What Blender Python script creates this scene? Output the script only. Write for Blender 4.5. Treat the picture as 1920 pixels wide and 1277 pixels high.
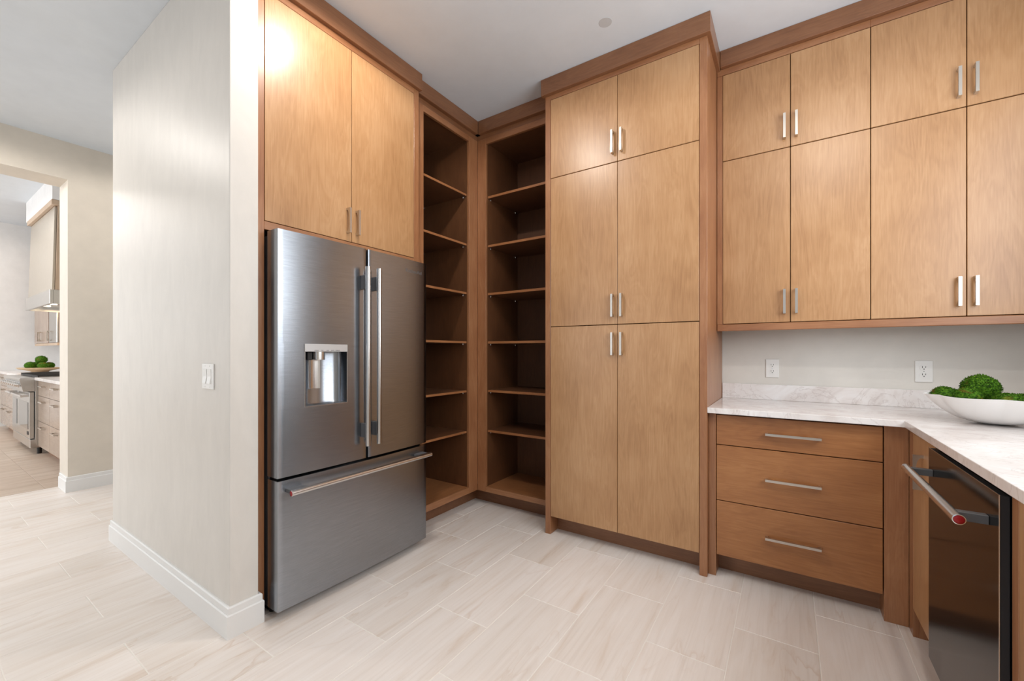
import bpy, bmesh, math, random
from mathutils import Vector, Matrix, noise

random.seed(7)
for o in list(bpy.data.objects):
    bpy.data.objects.remove(o)
S = bpy.context.scene
COL = S.collection

# ------------------------------------------------------------------ camera
F_PX, V_H, YAW, CAM_H = 779.44, 660.39, 0.58682, 1.22
cam_d = bpy.data.cameras.new('camera')
cam_d.sensor_fit = 'HORIZONTAL'
cam_d.sensor_width = 36.0
cam_d.lens = 36.0 * F_PX / 1920.0
cam_d.shift_y = (V_H - 638.5) / 1920.0
cam_d.clip_start = 0.02
cam = bpy.data.objects.new('camera', cam_d)
cam.location = (0, 0, CAM_H)
cam.rotation_euler = (math.pi / 2, 0, YAW)
COL.objects.link(cam)
S.camera = cam

# ------------------------------------------------------------------ colour management, world, large lights
S.view_settings.view_transform = 'Standard'
S.view_settings.look = 'None'
S.view_settings.gamma = 1.0
S.view_settings.use_curve_mapping = False
S.view_settings.exposure = 0.02

w = bpy.data.worlds.new('world')
S.world = w
w.use_nodes = True
w.node_tree.nodes['Background'].inputs[0].default_value = (0.75, 0.86, 1.0, 1)
w.node_tree.nodes['Background'].inputs[1].default_value = 0.6


def area_light(name, loc, target, sx, sy, power, color, spread=180):
    d = bpy.data.lights.new(name, 'AREA')
    d.shape = 'RECTANGLE'
    d.size, d.size_y = sx, sy
    d.energy = power
    d.color = color
    d.spread = math.radians(spread)
    o = bpy.data.objects.new(name, d)
    o.location = loc
    o.rotation_euler = (Vector(target) - Vector(loc)).to_track_quat('-Z', 'Y').to_euler()
    COL.objects.link(o)
    return o


DAY = (0.93, 0.97, 1.0)
WARM = (1.0, 0.94, 0.87)
area_light('daylight_side_window', (1.13, 1.28, 2.0), (0.0, 1.28, 2.0), 2.1, 1.25, 46, DAY)
area_light('rear_fill', (-1.2, -3.52, 1.55), (-1.2, 0, 1.55), 3.0, 2.0, 3, DAY)  # weak fill added behind the camera, no window known there
area_light('hall_fill', (-4.3, -3.52, 1.55), (-4.3, 0, 1.55), 1.2, 2.0, 40, DAY)  # unseen fill added to brighten the hall and switch wall
area_light('kitchen_fill', (-8.4, -3.3, 1.8), (-8.4, 0, 1.5), 3.4, 2.2, 150, DAY)  # fill lamp added to brighten the far kitchen


def can_spot(name, x, y, z, power, size=174, color=WARM):
    d = bpy.data.lights.new(name, 'SPOT')
    d.energy = power
    d.color = color
    d.spot_size = math.radians(size)
    d.spot_blend = 0.25
    d.shadow_soft_size = 0.055
    o = bpy.data.objects.new(name, d)
    o.location = (x, y, z)
    COL.objects.link(o)
    return o


# ------------------------------------------------------------------ node helpers
def new_mat(name):
    m = bpy.data.materials.new(name)
    m.use_nodes = True
    nt = m.node_tree
    b = nt.nodes['Principled BSDF']
    return m, nt, b


def nd(nt, typ, **kw):
    n = nt.nodes.new(typ)
    for k, v in kw.items():
        if k.startswith('i_'):
            n.inputs[k[2:].replace('_', ' ')].default_value = v
        else:
            setattr(n, k, v)
    return n


def ramp(nt, stops):
    r = nt.nodes.new('ShaderNodeValToRGB')
    e = r.color_ramp.elements
    while len(e) < len(stops):
        e.new(0.5)
    for k, (p, c) in enumerate(stops):
        e[k].position = p
        e[k].color = (c[0], c[1], c[2], 1)
    return r


def lin(r, g, b):
    f = lambda c: (c / 255 / 12.92) if c / 255 <= 0.04045 else ((c / 255 + 0.055) / 1.055) ** 2.4
    return (f(r), f(g), f(b))


def obj_coords(nt, scale, rand=True):
    tc = nt.nodes.new('ShaderNodeTexCoord')
    mp = nt.nodes.new('ShaderNodeMapping')
    mp.inputs['Scale'].default_value = scale
    if rand:
        oi = nt.nodes.new('ShaderNodeObjectInfo')
        mul = nd(nt, 'ShaderNodeVectorMath', operation='SCALE')
        mul.inputs['Scale'].default_value = 37.0
        cx = nt.nodes.new('ShaderNodeCombineXYZ')
        for a in range(3):
            nt.links.new(oi.outputs['Random'], cx.inputs[a])
        nt.links.new(cx.outputs[0], mul.inputs[0])
        add = nd(nt, 'ShaderNodeVectorMath', operation='ADD')
        nt.links.new(tc.outputs['Object'], add.inputs[0])
        nt.links.new(mul.outputs[0], add.inputs[1])
        nt.links.new(add.outputs[0], mp.inputs['Vector'])
    else:
        nt.links.new(tc.outputs['Object'], mp.inputs['Vector'])
    return mp


def plain(name, color, rough=0.5, metal=0.0, bump=0.0, bscale=200, var=0.0, spec=0.5, coat=0.0):
    m, nt, b = new_mat(name)
    b.inputs['Base Color'].default_value = (*color, 1)
    b.inputs['Roughness'].default_value = rough
    b.inputs['Metallic'].default_value = metal
    b.inputs['Specular IOR Level'].default_value = spec
    if coat:
        b.inputs['Coat Weight'].default_value = coat
        b.inputs['Coat Roughness'].default_value = 0.05
    mp = obj_coords(nt, (1, 1, 1), False)
    n = nd(nt, 'ShaderNodeTexNoise', i_Scale=bscale, i_Detail=3.0)
    nt.links.new(mp.outputs[0], n.inputs['Vector'])
    if var:
        r = ramp(nt, [(0.3, [c * (1 - var) for c in color]), (0.7, [min(1, c * (1 + var)) for c in color])])
        nt.links.new(n.outputs[0], r.inputs[0])
        nt.links.new(r.outputs[0], b.inputs['Base Color'])
    if bump:
        bp = nd(nt, 'ShaderNodeBump', i_Strength=bump, i_Distance=0.001)
        nt.links.new(n.outputs[0], bp.inputs['Height'])
        nt.links.new(bp.outputs[0], b.inputs['Normal'])
    return m


def wood(name, light, mid, dark, axis='Z', rough=0.345, knots=True):
    """stained maple: fine fibres along one axis, soft blotches and a faint figure"""
    m, nt, b = new_mat(name)
    L = nt.links.new
    st = {'Z': (1, 1, 0.045), 'X': (0.045, 1, 1), 'Y': (1, 0.045, 1)}[axis]
    mp = obj_coords(nt, st)
    fib = nd(nt, 'ShaderNodeTexNoise', i_Scale=170.0, i_Detail=5.0, i_Roughness=0.55)
    L(mp.outputs[0], fib.inputs['Vector'])
    st2 = {'Z': (1, 1, 0.16), 'X': (0.16, 1, 1), 'Y': (1, 0.16, 1)}[axis]
    mp2 = obj_coords(nt, st2)
    fig = nd(nt, 'ShaderNodeTexNoise', i_Scale=9.0, i_Detail=4.0, i_Roughness=0.55, i_Distortion=0.9)
    L(mp2.outputs[0], fig.inputs['Vector'])
    # growth-ring lines pulled out of the figure noise
    m1 = nd(nt, 'ShaderNodeMath', operation='MULTIPLY')
    m1.inputs[1].default_value = 60.0
    L(fig.outputs[0], m1.inputs[0])
    sn = nd(nt, 'ShaderNodeMath', operation='SINE')
    L(m1.outputs[0], sn.inputs[0])
    mp3 = obj_coords(nt, (1, 1, 1))
    blo = nd(nt, 'ShaderNodeTexNoise', i_Scale=3.2, i_Detail=3.0)
    L(mp3.outputs[0], blo.inputs['Vector'])

    def mad(src, mulv, addsrc=None, addv=0.0):
        q = nd(nt, 'ShaderNodeMath', operation='MULTIPLY_ADD')
        q.inputs[1].default_value = mulv
        q.inputs[2].default_value = addv
        L(src, q.inputs[0])
        if addsrc is not None:
            L(addsrc, q.inputs[2])
        return q.outputs[0]
    v = mad(fib.outputs[0], 0.42, None, -0.065)
    v = mad(fig.outputs[0], 0.28, v)
    v = mad(sn.outputs[0], 0.035, v)
    v = mad(blo.outputs[0], 0.45, v)
    r = ramp(nt, [(0.22, dark), (0.52, mid), (0.82, light)])
    L(v, r.inputs[0])
    L(r.outputs[0], b.inputs['Base Color'])
    b.inputs['Roughness'].default_value = rough
    b.inputs['Specular IOR Level'].default_value = 0.65
    bp = nd(nt, 'ShaderNodeBump', i_Strength=0.06, i_Distance=0.0006)
    L(fib.outputs[0], bp.inputs['Height'])
    L(bp.outputs[0], b.inputs['Normal'])
    return m


M = {}
DL, DM, DD = lin(200, 159, 118), lin(180, 136, 93), lin(152, 107, 67)
FL, FM, FD = lin(178, 130, 92), lin(156, 106, 70), lin(130, 80, 50)
CL, CM, CD = lin(156, 110, 78), lin(134, 90, 60), lin(108, 68, 43)
M['door'] = wood('maple_door', DL, DM, DD, 'Z')
M['drawer'] = wood('maple_drawer', lin(182, 129, 79), lin(160, 105, 60), lin(131, 80, 44), 'X')
M['frame'] = wood('maple_frame', FL, FM, FD, 'Z')
M['frame_x'] = wood('maple_rail_x', FL, FM, FD, 'X')
M['frame_y'] = wood('maple_rail_y', FL, FM, FD, 'Y')
M['crown_x'] = wood('maple_crown_x', CL, CM, CD, 'X')
M['crown_y'] = wood('maple_crown_y', CL, CM, CD, 'Y')
M['inside_shaded'] = wood('maple_inside_shaded', lin(116, 77, 48), lin(99, 62, 37), lin(80, 48, 28), 'Z', 0.45)  # same maple, darkened so the shade of the recesses is in its colour
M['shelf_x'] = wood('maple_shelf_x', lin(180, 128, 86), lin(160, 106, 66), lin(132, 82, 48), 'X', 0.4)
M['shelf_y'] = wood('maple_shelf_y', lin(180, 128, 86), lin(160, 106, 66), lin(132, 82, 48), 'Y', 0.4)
M['toe'] = wood('maple_toe', CL, CM, CD, 'X', 0.45)
M['nickel'] = plain('brushed_nickel', (0.62, 0.58, 0.53), 0.30, 1.0)
M['chrome'] = plain('chrome_pin', (0.75, 0.75, 0.75), 0.15, 1.0)
M['dark'] = plain('black_plastic', (0.012, 0.012, 0.013), 0.4)
M['black'] = plain('black_gap', (0.004, 0.004, 0.004), 0.8)
M['white_trim'] = plain('white_trim', lin(232, 231, 229), 0.38)
M['white_plastic'] = plain('white_plastic', lin(236, 235, 232), 0.3)
M['slot'] = plain('outlet_slot', (0.03, 0.028, 0.025), 0.6)
M['bowl'] = plain('white_ceramic', lin(246, 246, 245), 0.32)
M['red'] = plain('red_medallion', (0.30, 0.004, 0.008), 0.25, 0.2)
M['gray_plastic'] = plain('gray_plastic', (0.10, 0.10, 0.105), 0.45)


def paint(name, c, bump=0.25, streak=0.0, low=0.95):
    m, nt, b = new_mat(name)
    L = nt.links.new
    mp = obj_coords(nt, (1, 1, 1), False)
    n = nd(nt, 'ShaderNodeTexNoise', i_Scale=7.0, i_Detail=5.0, i_Roughness=0.6)
    L(mp.outputs[0], n.inputs['Vector'])
    r = ramp(nt, [(0.25, [v * (low - streak) for v in c]), (0.75, [min(1, v * 1.04) for v in c])])
    src = n.outputs[0]
    if streak:
        mp2 = obj_coords(nt, (1, 1, 0.28), False)
        n2 = nd(nt, 'ShaderNodeTexNoise', i_Scale=11.0, i_Detail=6.0, i_Roughness=0.68, i_Distortion=0.6)
        L(mp2.outputs[0], n2.inputs['Vector'])
        mx = nd(nt, 'ShaderNodeMath', operation='MULTIPLY_ADD')
        mx.inputs[1].default_value = 0.75
        L(n2.outputs[0], mx.inputs[0])
        m0 = nd(nt, 'ShaderNodeMath', operation='MULTIPLY')
        m0.inputs[1].default_value = 0.25
        L(n.outputs[0], m0.inputs[0])
        L(m0.outputs[0], mx.inputs[2])
        src = mx.outputs[0]
    L(src, r.inputs[0])
    L(r.outputs[0], b.inputs['Base Color'])
    b.inputs['Roughness'].default_value = 0.55 if not streak else 0.42
    b.inputs['Specular IOR Level'].default_value = 0.35
    bp = nd(nt, 'ShaderNodeBump', i_Strength=bump, i_Distance=0.002)
    n3 = nd(nt, 'ShaderNodeTexNoise', i_Scale=24.0, i_Detail=4.0)
    L(mp.outputs[0], n3.inputs['Vector'])
    L(n3.outputs[0], bp.inputs['Height'])
    L(bp.outputs[0], b.inputs['Normal'])
    return m


M['wall'] = paint('greige_paint', lin(220, 216, 209), 0.12)
M['wall_beige'] = paint('beige_paint', lin(220, 211, 198), 0.12)
M['wall_plaster'] = paint('greige_plaster', lin(220, 215, 208), 0.15, 0.035)
M['ceil'] = paint('ceiling_paint', lin(218, 224, 230), 0.15, 0.0, 0.985)
M['sprinkler'] = plain('sprinkler_white', lin(196, 198, 200), 0.6)
M['kwhite'] = paint('kitchen_white_paint', lin(232, 230, 228), 0.08)


def tile_mat(name, light, mid, tan, vein):
    m, nt, b = new_mat(name)
    L = nt.links.new
    mp = obj_coords(nt, (1, 0.11, 1))
    n = nd(nt, 'ShaderNodeTexNoise', i_Scale=13.0, i_Detail=6.0, i_Roughness=0.6, i_Distortion=0.7)
    L(mp.outputs[0], n.inputs['Vector'])
    r = ramp(nt, [(0.30, tan), (0.42, mid), (0.62, light), (0.9, light)])
    L(n.outputs[0], r.inputs[0])
    mp2 = obj_coords(nt, (1, 0.16, 1))
    n2 = nd(nt, 'ShaderNodeTexNoise', i_Scale=6.0, i_Detail=4.0, i_Distortion=0.8)
    L(mp2.outputs[0], n2.inputs['Vector'])
    # thin brown veins where the broad noise crosses one level, only here and there
    rv = ramp(nt, [(0.475, (0, 0, 0)), (0.498, (0.5, 0.5, 0.5)), (0.502, (1, 1, 1)), (0.505, (0, 0, 0))])
    L(n2.outputs[0], rv.inputs[0])
    mp4 = obj_coords(nt, (1, 0.5, 1))
    n4 = nd(nt, 'ShaderNodeTexNoise', i_Scale=2.6, i_Detail=2.0)
    L(mp4.outputs[0], n4.inputs['Vector'])
    rm = ramp(nt, [(0.47, (0, 0, 0)), (0.66, (0.6, 0.6, 0.6))])
    L(n4.outputs[0], rm.inputs[0])
    mu = nd(nt, 'ShaderNodeMath', operation='MULTIPLY')
    L(rv.outputs[0], mu.inputs[0])
    L(rm.outputs[0], mu.inputs[1])
    # hair-fine parallel lines, lighter and darker
    mp5 = obj_coords(nt, (1, 0.022, 1))
    n5 = nd(nt, 'ShaderNodeTexNoise', i_Scale=75.0, i_Detail=3.0, i_Roughness=0.6)
    L(mp5.outputs[0], n5.inputs['Vector'])
    r5 = ramp(nt, [(0.30, (0.93, 0.915, 0.90)), (0.45, (0.985, 0.98, 0.975)), (0.62, (1, 1, 1)), (0.72, (1.03, 1.03, 1.03))])
    L(n5.outputs[0], r5.inputs[0])
    mix5 = nd(nt, 'ShaderNodeMix', data_type='RGBA', blend_type='MULTIPLY')
    mix5.inputs['Factor'].default_value = 1.0
    L(r.outputs[0], mix5.inputs['A'])
    L(r5.outputs[0], mix5.inputs['B'])
    mix = nd(nt, 'ShaderNodeMix', data_type='RGBA')
    L(mu.outputs[0], mix.inputs['Factor'])
    L(mix5.outputs['Result'], mix.inputs['A'])
    mix.inputs['B'].default_value = (*vein, 1)
    # whole-tile tint
    oi = nt.nodes.new('ShaderNodeObjectInfo')
    rt = ramp(nt, [(0.0, (0.93, 0.92, 0.905)), (1.0, (1, 1, 1))])
    L(oi.outputs['Random'], rt.inputs[0])
    mix2 = nd(nt, 'ShaderNodeMix', data_type='RGBA', blend_type='MULTIPLY')
    mix2.inputs['Factor'].default_value = 1.0
    L(mix.outputs['Result'], mix2.inputs['A'])
    L(rt.outputs[0], mix2.inputs['B'])
    L(mix2.outputs['Result'], b.inputs['Base Color'])
    b.inputs['Roughness'].default_value = 0.38
    b.inputs['Specular IOR Level'].default_value = 0.4
    bp = nd(nt, 'ShaderNodeBump', i_Strength=0.05, i_Distance=0.001)
    L(n.outputs[0], bp.inputs['Height'])
    L(bp.outputs[0], b.inputs['Normal'])
    return m


M['tile'] = tile_mat('travertine_tile', lin(240, 232, 226), lin(235, 225, 217), lin(224, 209, 196), lin(204, 176, 152))
M['ktile'] = tile_mat('kitchen_tile', lin(214, 196, 180), lin(200, 180, 162), lin(184, 160, 140), lin(168, 138, 116))
M['grout'] = plain('pale_grout', lin(236, 230, 222), 0.8)
M['kgrout'] = plain('kitchen_grout', lin(178, 158, 142), 0.8)


def stone_mat(name):
    m, nt, b = new_mat(name)
    L = nt.links.new
    mp = obj_coords(nt, (1, 1, 1.0), False)
    mp.inputs['Rotation'].default_value = (0.0, 0.0, 0.6)
    n = nd(nt, 'ShaderNodeTexNoise', i_Scale=4.2, i_Detail=8.0, i_Roughness=0.62, i_Distortion=1.5)
    L(mp.outputs[0], n.inputs['Vector'])
    r = ramp(nt, [(0.30, lin(212, 202, 197)), (0.46, lin(231, 225, 222)), (0.7, lin(242, 240, 239))])
    L(n.outputs[0], r.inputs[0])
    mp2 = obj_coords(nt, (1, 2.2, 0.6), False)
    mp2.inputs['Rotation'].default_value = (0.3, 0.5, 0.9)
    n2 = nd(nt, 'ShaderNodeTexNoise', i_Scale=3.4, i_Detail=7.0, i_Roughness=0.6, i_Distortion=2.2)
    L(mp2.outputs[0], n2.inputs['Vector'])
    rv = ramp(nt, [(0.476, (0, 0, 0)), (0.5, (0.34, 0.34, 0.34)), (0.512, (0, 0, 0))])
    L(n2.outputs[0], rv.inputs[0])
    mix = nd(nt, 'ShaderNodeMix', data_type='RGBA')
    L(rv.outputs[0], mix.inputs['Factor'])
    L(r.outputs[0], mix.inputs['A'])
    mix.inputs['B'].default_value = (*lin(172, 156, 150), 1)
    L(mix.outputs['Result'], b.inputs['Base Color'])
    b.inputs['Roughness'].default_value = 0.16
    return m


M['stone'] = stone_mat('white_quartzite')


def steel_mat(name, c, rough, axis='Y', aniso=0.0):
    m, nt, b = new_mat(name)
    L = nt.links.new
    b.inputs['Metallic'].default_value = 1.0
    st = {'Y': (1, 0.02, 1), 'Z': (1, 1, 0.02), 'X': (0.02, 1, 1)}[axis]
    mp = obj_coords(nt, st, False)
    n = nd(nt, 'ShaderNodeTexNoise', i_Scale=420.0, i_Detail=2.0)
    L(mp.outputs[0], n.inputs['Vector'])
    r = ramp(nt, [(0.3, [v * 0.92 for v in c]), (0.7, [v * 1.06 for v in c])])
    L(n.outputs[0], r.inputs[0])
    L(r.outputs[0], b.inputs['Base Color'])
    b.inputs['Roughness'].default_value = rough
    b.inputs['Anisotropic'].default_value = abs(aniso)
    if aniso:
        tg = nd(nt, 'ShaderNodeTangent', direction_type='RADIAL', axis='Z')
        L(tg.outputs[0], b.inputs['Tangent'])
        b.inputs['Anisotropic Rotation'].default_value = 0.25 if aniso > 0 else 0.0
    bp = nd(nt, 'ShaderNodeBump', i_Strength=0.02, i_Distance=0.0005)
    L(n.outputs[0], bp.inputs['Height'])
    L(bp.outputs[0], b.inputs['Normal'])
    return m


M['steel'] = steel_mat('brushed_steel', (0.335, 0.355, 0.385), 0.27, 'Y', 0.75)
M['steel_bright'] = steel_mat('bright_steel', (0.70, 0.69, 0.68), 0.22, 'Y')
M['steel_kitchen'] = steel_mat('kitchen_steel', (0.54, 0.535, 0.52), 0.24, 'X')
M['black_steel'] = plain('black_stainless', (0.024, 0.0228, 0.022), 0.16, 1.0)
M['black_edge'] = plain('black_stainless_edge', (0.035, 0.04, 0.047), 0.35, 0.6)
M['silver_panel'] = plain('silver_panel', (0.62, 0.63, 0.64), 0.35, 0.6)
M['glass_dark'] = plain('oven_glass', (0.05, 0.06, 0.06), 0.06, 0.0, coat=0.6)
M['steel_hood'] = steel_mat('champagne_steel', (0.56, 0.51, 0.44), 0.33, 'Z')
M['kdoor'] = wood('kitchen_cabinet', lin(176, 157, 141), lin(160, 140, 124), lin(142, 120, 104), 'Z', 0.22)
M['kdrawer'] = wood('kitchen_drawer', lin(178, 160, 145), lin(164, 145, 129), lin(146, 125, 108), 'X', 0.2)
M['kwood'] = wood('kitchen_wood', lin(206, 182, 158), lin(190, 164, 138), lin(172, 144, 118), 'Z', 0.35)
M['platter'] = plain('pale_wood_platter', lin(214, 186, 150), 0.45, var=0.1, bscale=20)


def moss_mat():
    m, nt, b = new_mat('green_moss')
    L = nt.links.new
    mp = obj_coords(nt, (1, 1, 1))
    n = nd(nt, 'ShaderNodeTexNoise', i_Scale=120.0, i_Detail=3.0)
    L(mp.outputs[0], n.inputs['Vector'])
    n2 = nd(nt, 'ShaderNodeTexNoise', i_Scale=22.0, i_Detail=2.0)
    L(mp.outputs[0], n2.inputs['Vector'])
    r = ramp(nt, [(0.3, lin(28, 54, 6)), (0.55, lin(64, 106, 16)), (0.8, lin(116, 156, 40))])
    L(n.outputs[0], r.inputs[0])
    r2 = ramp(nt, [(0.60, (0, 0, 0)), (0.72, (0.7, 0.7, 0.7))])
    L(n2.outputs[0], r2.inputs[0])
    mix = nd(nt, 'ShaderNodeMix', data_type='RGBA')
    L(r2.outputs[0], mix.inputs['Factor'])
    L(r.outputs[0], mix.inputs['A'])
    mix.inputs['B'].default_value = (*lin(120, 84, 34), 1)
    L(mix.outputs['Result'], b.inputs['Base Color'])
    b.inputs['Roughness'].default_value = 0.8
    b.inputs['Specular IOR Level'].default_value = 0.2
    return m


M['moss'] = moss_mat()

# ------------------------------------------------------------------ object helpers
ORG = {}


def tag(o, label=None, cat=None, group=None, kind=None):
    if label: o['label'] = label
    if cat: o['category'] = cat
    if group: o['group'] = group
    if kind: o['kind'] = kind
    return o


def thing(name, loc, label, cat, group=None):
    o = bpy.data.objects.new(name, None)
    o.empty_display_size = 0.1
    o.location = loc
    COL.objects.link(o)
    ORG[o.name] = Vector(loc)
    return tag(o, label, cat, group)


def obj(name, bm, mat, parent=None, origin=None, smooth=False, label=None, kind=None):
    """link a bmesh built in world coordinates as one mesh object"""
    if parent is not None:
        org = ORG[parent.name]
    else:
        org = Vector(origin) if origin else Vector((0, 0, 0))
    bmesh.ops.translate(bm, verts=bm.verts, vec=-org)
    me = bpy.data.meshes.new(name)
    bm.normal_update()
    bm.to_mesh(me)
    bm.free()
    mats = mat if isinstance(mat, (list, tuple)) else [mat]
    for q in mats:
        me.materials.append(q)
    if smooth:
        for p in me.polygons:
            p.use_smooth = True
        if hasattr(me, 'set_sharp_from_angle'):
            me.set_sharp_from_angle(angle=math.radians(35))
    o = bpy.data.objects.new(name, me)
    COL.objects.link(o)
    if parent is not None:
        o.parent = parent
    else:
        o.location = org
    ORG[o.name] = org
    if label: o['label'] = label
    if kind: o['kind'] = kind
    return o


def B():
    return bmesh.new()


def box(bm, x0, x1, y0, y1, z0, z1, bev=0.0, seg=1, mat=0):
    t = bmesh.new()
    bmesh.ops.create_cube(t, size=1.0)
    for v in t.verts:
        v.co = Vector(((x0 + x1) / 2 + v.co.x * (x1 - x0), (y0 + y1) / 2 + v.co.y * (y1 - y0), (z0 + z1) / 2 + v.co.z * (z1 - z0)))
    if bev:
        bmesh.ops.bevel(t, geom=list(t.edges), offset=bev, segments=seg, affect='EDGES', profile=0.5)
    for f in t.faces:
        f.material_index = mat
    merge(bm, t)
    return bm


def merge(bm, t):
    me = bpy.data.meshes.new('tmp')
    t.to_mesh(me)
    t.free()
    bm.from_mesh(me)
    bpy.data.meshes.remove(me)


def cyl(bm, a, b, r0, r1=None, n=20, caps=True):
    """cylinder or cone between two points"""
    a, b = Vector(a), Vector(b)
    r1 = r0 if r1 is None else r1
    d = (b - a).normalized()
    q = d.to_track_quat('Z', 'Y')
    ra, rb = [], []
    for k in range(n):
        t = 2 * math.pi * k / n
        c = q @ Vector((math.cos(t), math.sin(t), 0))
        ra.append(bm.verts.new(a + c * r0))
        rb.append(bm.verts.new(b + c * r1))
    for k in range(n):
        j = (k + 1) % n
        bm.faces.new((ra[k], ra[j], rb[j], rb[k]))
    if caps:
        bm.faces.new(list(reversed(ra)))
        bm.faces.new(rb)
    return bm


def lathe(bm, c, prof, n=24, axis=Vector((0, 0, 1))):
    """profile of (radius, height) turned about an axis through c"""
    q = axis.normalized().to_track_quat('Z', 'Y')
    c = Vector(c)
    rings = []
    for r, h in prof:
        if r < 1e-6:
            rings.append([bm.verts.new(c + q @ Vector((0, 0, h)))])
        else:
            rings.append([bm.verts.new(c + q @ Vector((r * math.cos(2 * math.pi * k / n), r * math.sin(2 * math.pi * k / n), h))) for k in range(n)])
    for A, Bq in zip(rings, rings[1:]):
        for k in range(n):
            j = (k + 1) % n
            if len(A) == 1 and len(Bq) == 1:
                continue
            if len(A) == 1:
                bm.faces.new((A[0], Bq[j], Bq[k]))
            elif len(Bq) == 1:
                bm.faces.new((A[k], A[j], Bq[0]))
            else:
                bm.faces.new((A[k], A[j], Bq[j], Bq[k]))
    return bm


def extrude_poly(bm, pts, vec):
    """closed planar outline pts swept by vec"""
    vec = Vector(vec)
    a = [bm.verts.new(Vector(p)) for p in pts]
    b = [bm.verts.new(Vector(p) + vec) for p in pts]
    n = len(pts)
    fs = [bm.faces.new(a), bm.faces.new(list(reversed(b)))]
    for k in range(n):
        j = (k + 1) % n
        fs.append(bm.faces.new((a[j], a[k], b[k], b[j])))
    bmesh.ops.recalc_face_normals(bm, faces=fs)
    return bm


def struct(name, bm, mat, **kw):
    o = obj(name, bm, mat, **kw)
    o['kind'] = 'structure'
    return o


def pull(parent, c, along, out, L=0.138, P=0.032, wid=0.012):
    """arched bar pull: flat front bar, legs flaring into it; c = centre on the door face"""
    c, along, out = Vector(c), Vector(along), Vector(out)
    side = along.cross(out)
    a, t = 0.011, 0.0085
    prof = [(-L / 2, 0), (-L / 2, P), (L / 2, P), (L / 2, 0), (L / 2 - a, 0)]
    for s, d in ((0.012, 0.45), (0.019, 0.68), (0.030, 0.86), (0.046, 0.96)):
        prof.append((L / 2 - s, d * (P - t)))
    for s, d in ((0.046, 0.96), (0.030, 0.86), (0.019, 0.68), (0.012, 0.45)):
        prof.append((-L / 2 + s, d * (P - t)))
    prof.append((-L / 2 + a, 0))
    bm = B()
    extrude_poly(bm, [c + along * s + out * d - side * (wid / 2) for s, d in prof], side * wid)
    return obj('handle', bm, M['nickel'], parent)


X_, Y_, Z_ = Vector((1, 0, 0)), Vector((0, 1, 0)), Vector((0, 0, 1))

# ------------------------------------------------------------------ room dimensions
CEIL = 3.048
YW = 3.09            # back wall
XR = 1.08            # right wall
XC = -2.03           # face of the refrigerator cabinet
XS = -2.0725         # face of the left open shelves
YB = 2.617           # face of the back open shelves
YT = 2.461           # face of the tall pantry
YU = 2.827           # face of the wall cabinets
YD = 2.506           # face of the drawer base
XP = 0.4445          # face of the right-hand base cabinets
XL = -2.69           # wall behind the refrigerator run

# ---- floor: every visible tile is a child of the floor
fl = B()
box(fl, -5.53, XR + 0.12, -3.6, YW + 0.1, -0.12, -0.0012)
floor = struct('floor', fl, M['grout'])
PX, PY, GAP = 0.303, 0.6125, 0.0035
tile_mesh = {}


def tile(parent, x0, x1, y0, y1, mat, th=0.009, bev=0.0012):
    key = (round(x1 - x0, 4), round(y1 - y0, 4), mat.name)
    if key not in tile_mesh:
        bm = B()
        hx, hy = (x1 - x0) / 2, (y1 - y0) / 2
        lo = [bm.verts.new((sx * hx, sy * hy, -th)) for sx, sy in ((-1, -1), (1, -1), (1, 1), (-1, 1))]
        md = [bm.verts.new((sx * hx, sy * hy, -bev)) for sx, sy in ((-1, -1), (1, -1), (1, 1), (-1, 1))]
        tp = [bm.verts.new((sx * (hx - bev), sy * (hy - bev), 0)) for sx, sy in ((-1, -1), (1, -1), (1, 1), (-1, 1))]
        for k in range(4):
            j = (k + 1) % 4
            bm.faces.new((lo[k], lo[j], md[j], md[k]))
            bm.faces.new((md[k], md[j], tp[j], tp[k]))
        bm.faces.new(tp)
        me = bpy.data.meshes.new('floor_tile')
        bm.to_mesh(me)
        bm.free()
        me.materials.append(mat)
        tile_mesh[key] = me
    o = bpy.data.objects.new('floor_tile', tile_mesh[key])
    o.location = ((x0 + x1) / 2, (y0 + y1) / 2, 0)
    o.parent = parent
    COL.objects.link(o)
    return o


def clip_tiles(xa, xb, ya, yb):
    k0, k1 = math.floor((xa - 0.103) / PX) - 1, math.ceil((xb - 0.103) / PX) + 1
    for k in range(k0, k1):
        x0 = 0.103 + k * PX
        off = 0.5505 if k % 2 == 0 else 0.5505 + 0.306
        j0 = math.floor((ya - off) / PY) - 1
        for j in range(j0, j0 + int((yb - ya) / PY) + 4):
            y0 = off + j * PY
            a, b_ = max(x0 + GAP / 2, xa), min(x0 + PX - GAP / 2, xb)
            c, d = max(y0 + GAP / 2, ya), min(y0 + PY - GAP / 2, yb)
            if b_ - a > 0.02 and d - c > 0.02:
                yield a, b_, c, d


for a, b_, c, d in clip_tiles(-5.52, XR, -0.66, 2.80):
    # nothing shows of tiles under the partition block and the fridge run
    if b_ < -2.75 and a > -3.6 and c > 0.95:
        continue
    tile(floor, a, b_, c, d, M['tile'])
rest = B()
for a, b_, c, d in clip_tiles(-5.52, XR, -3.55, -0.66):
    q = [rest.verts.new(p) for p in ((a, c, 0), (b_, c, 0), (b_, d, 0), (a, d, 0))]
    rest.faces.new(q)
ro = obj('floor_tiling', rest, M['tile'], floor)
ro['kind'] = 'stuff'

# ---- ceiling
cb = B()
box(cb, -5.6, XR + 0.15, -3.65, YW + 0.15, CEIL, CEIL + 0.1)
struct('ceiling', cb, M['ceil'])

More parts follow.
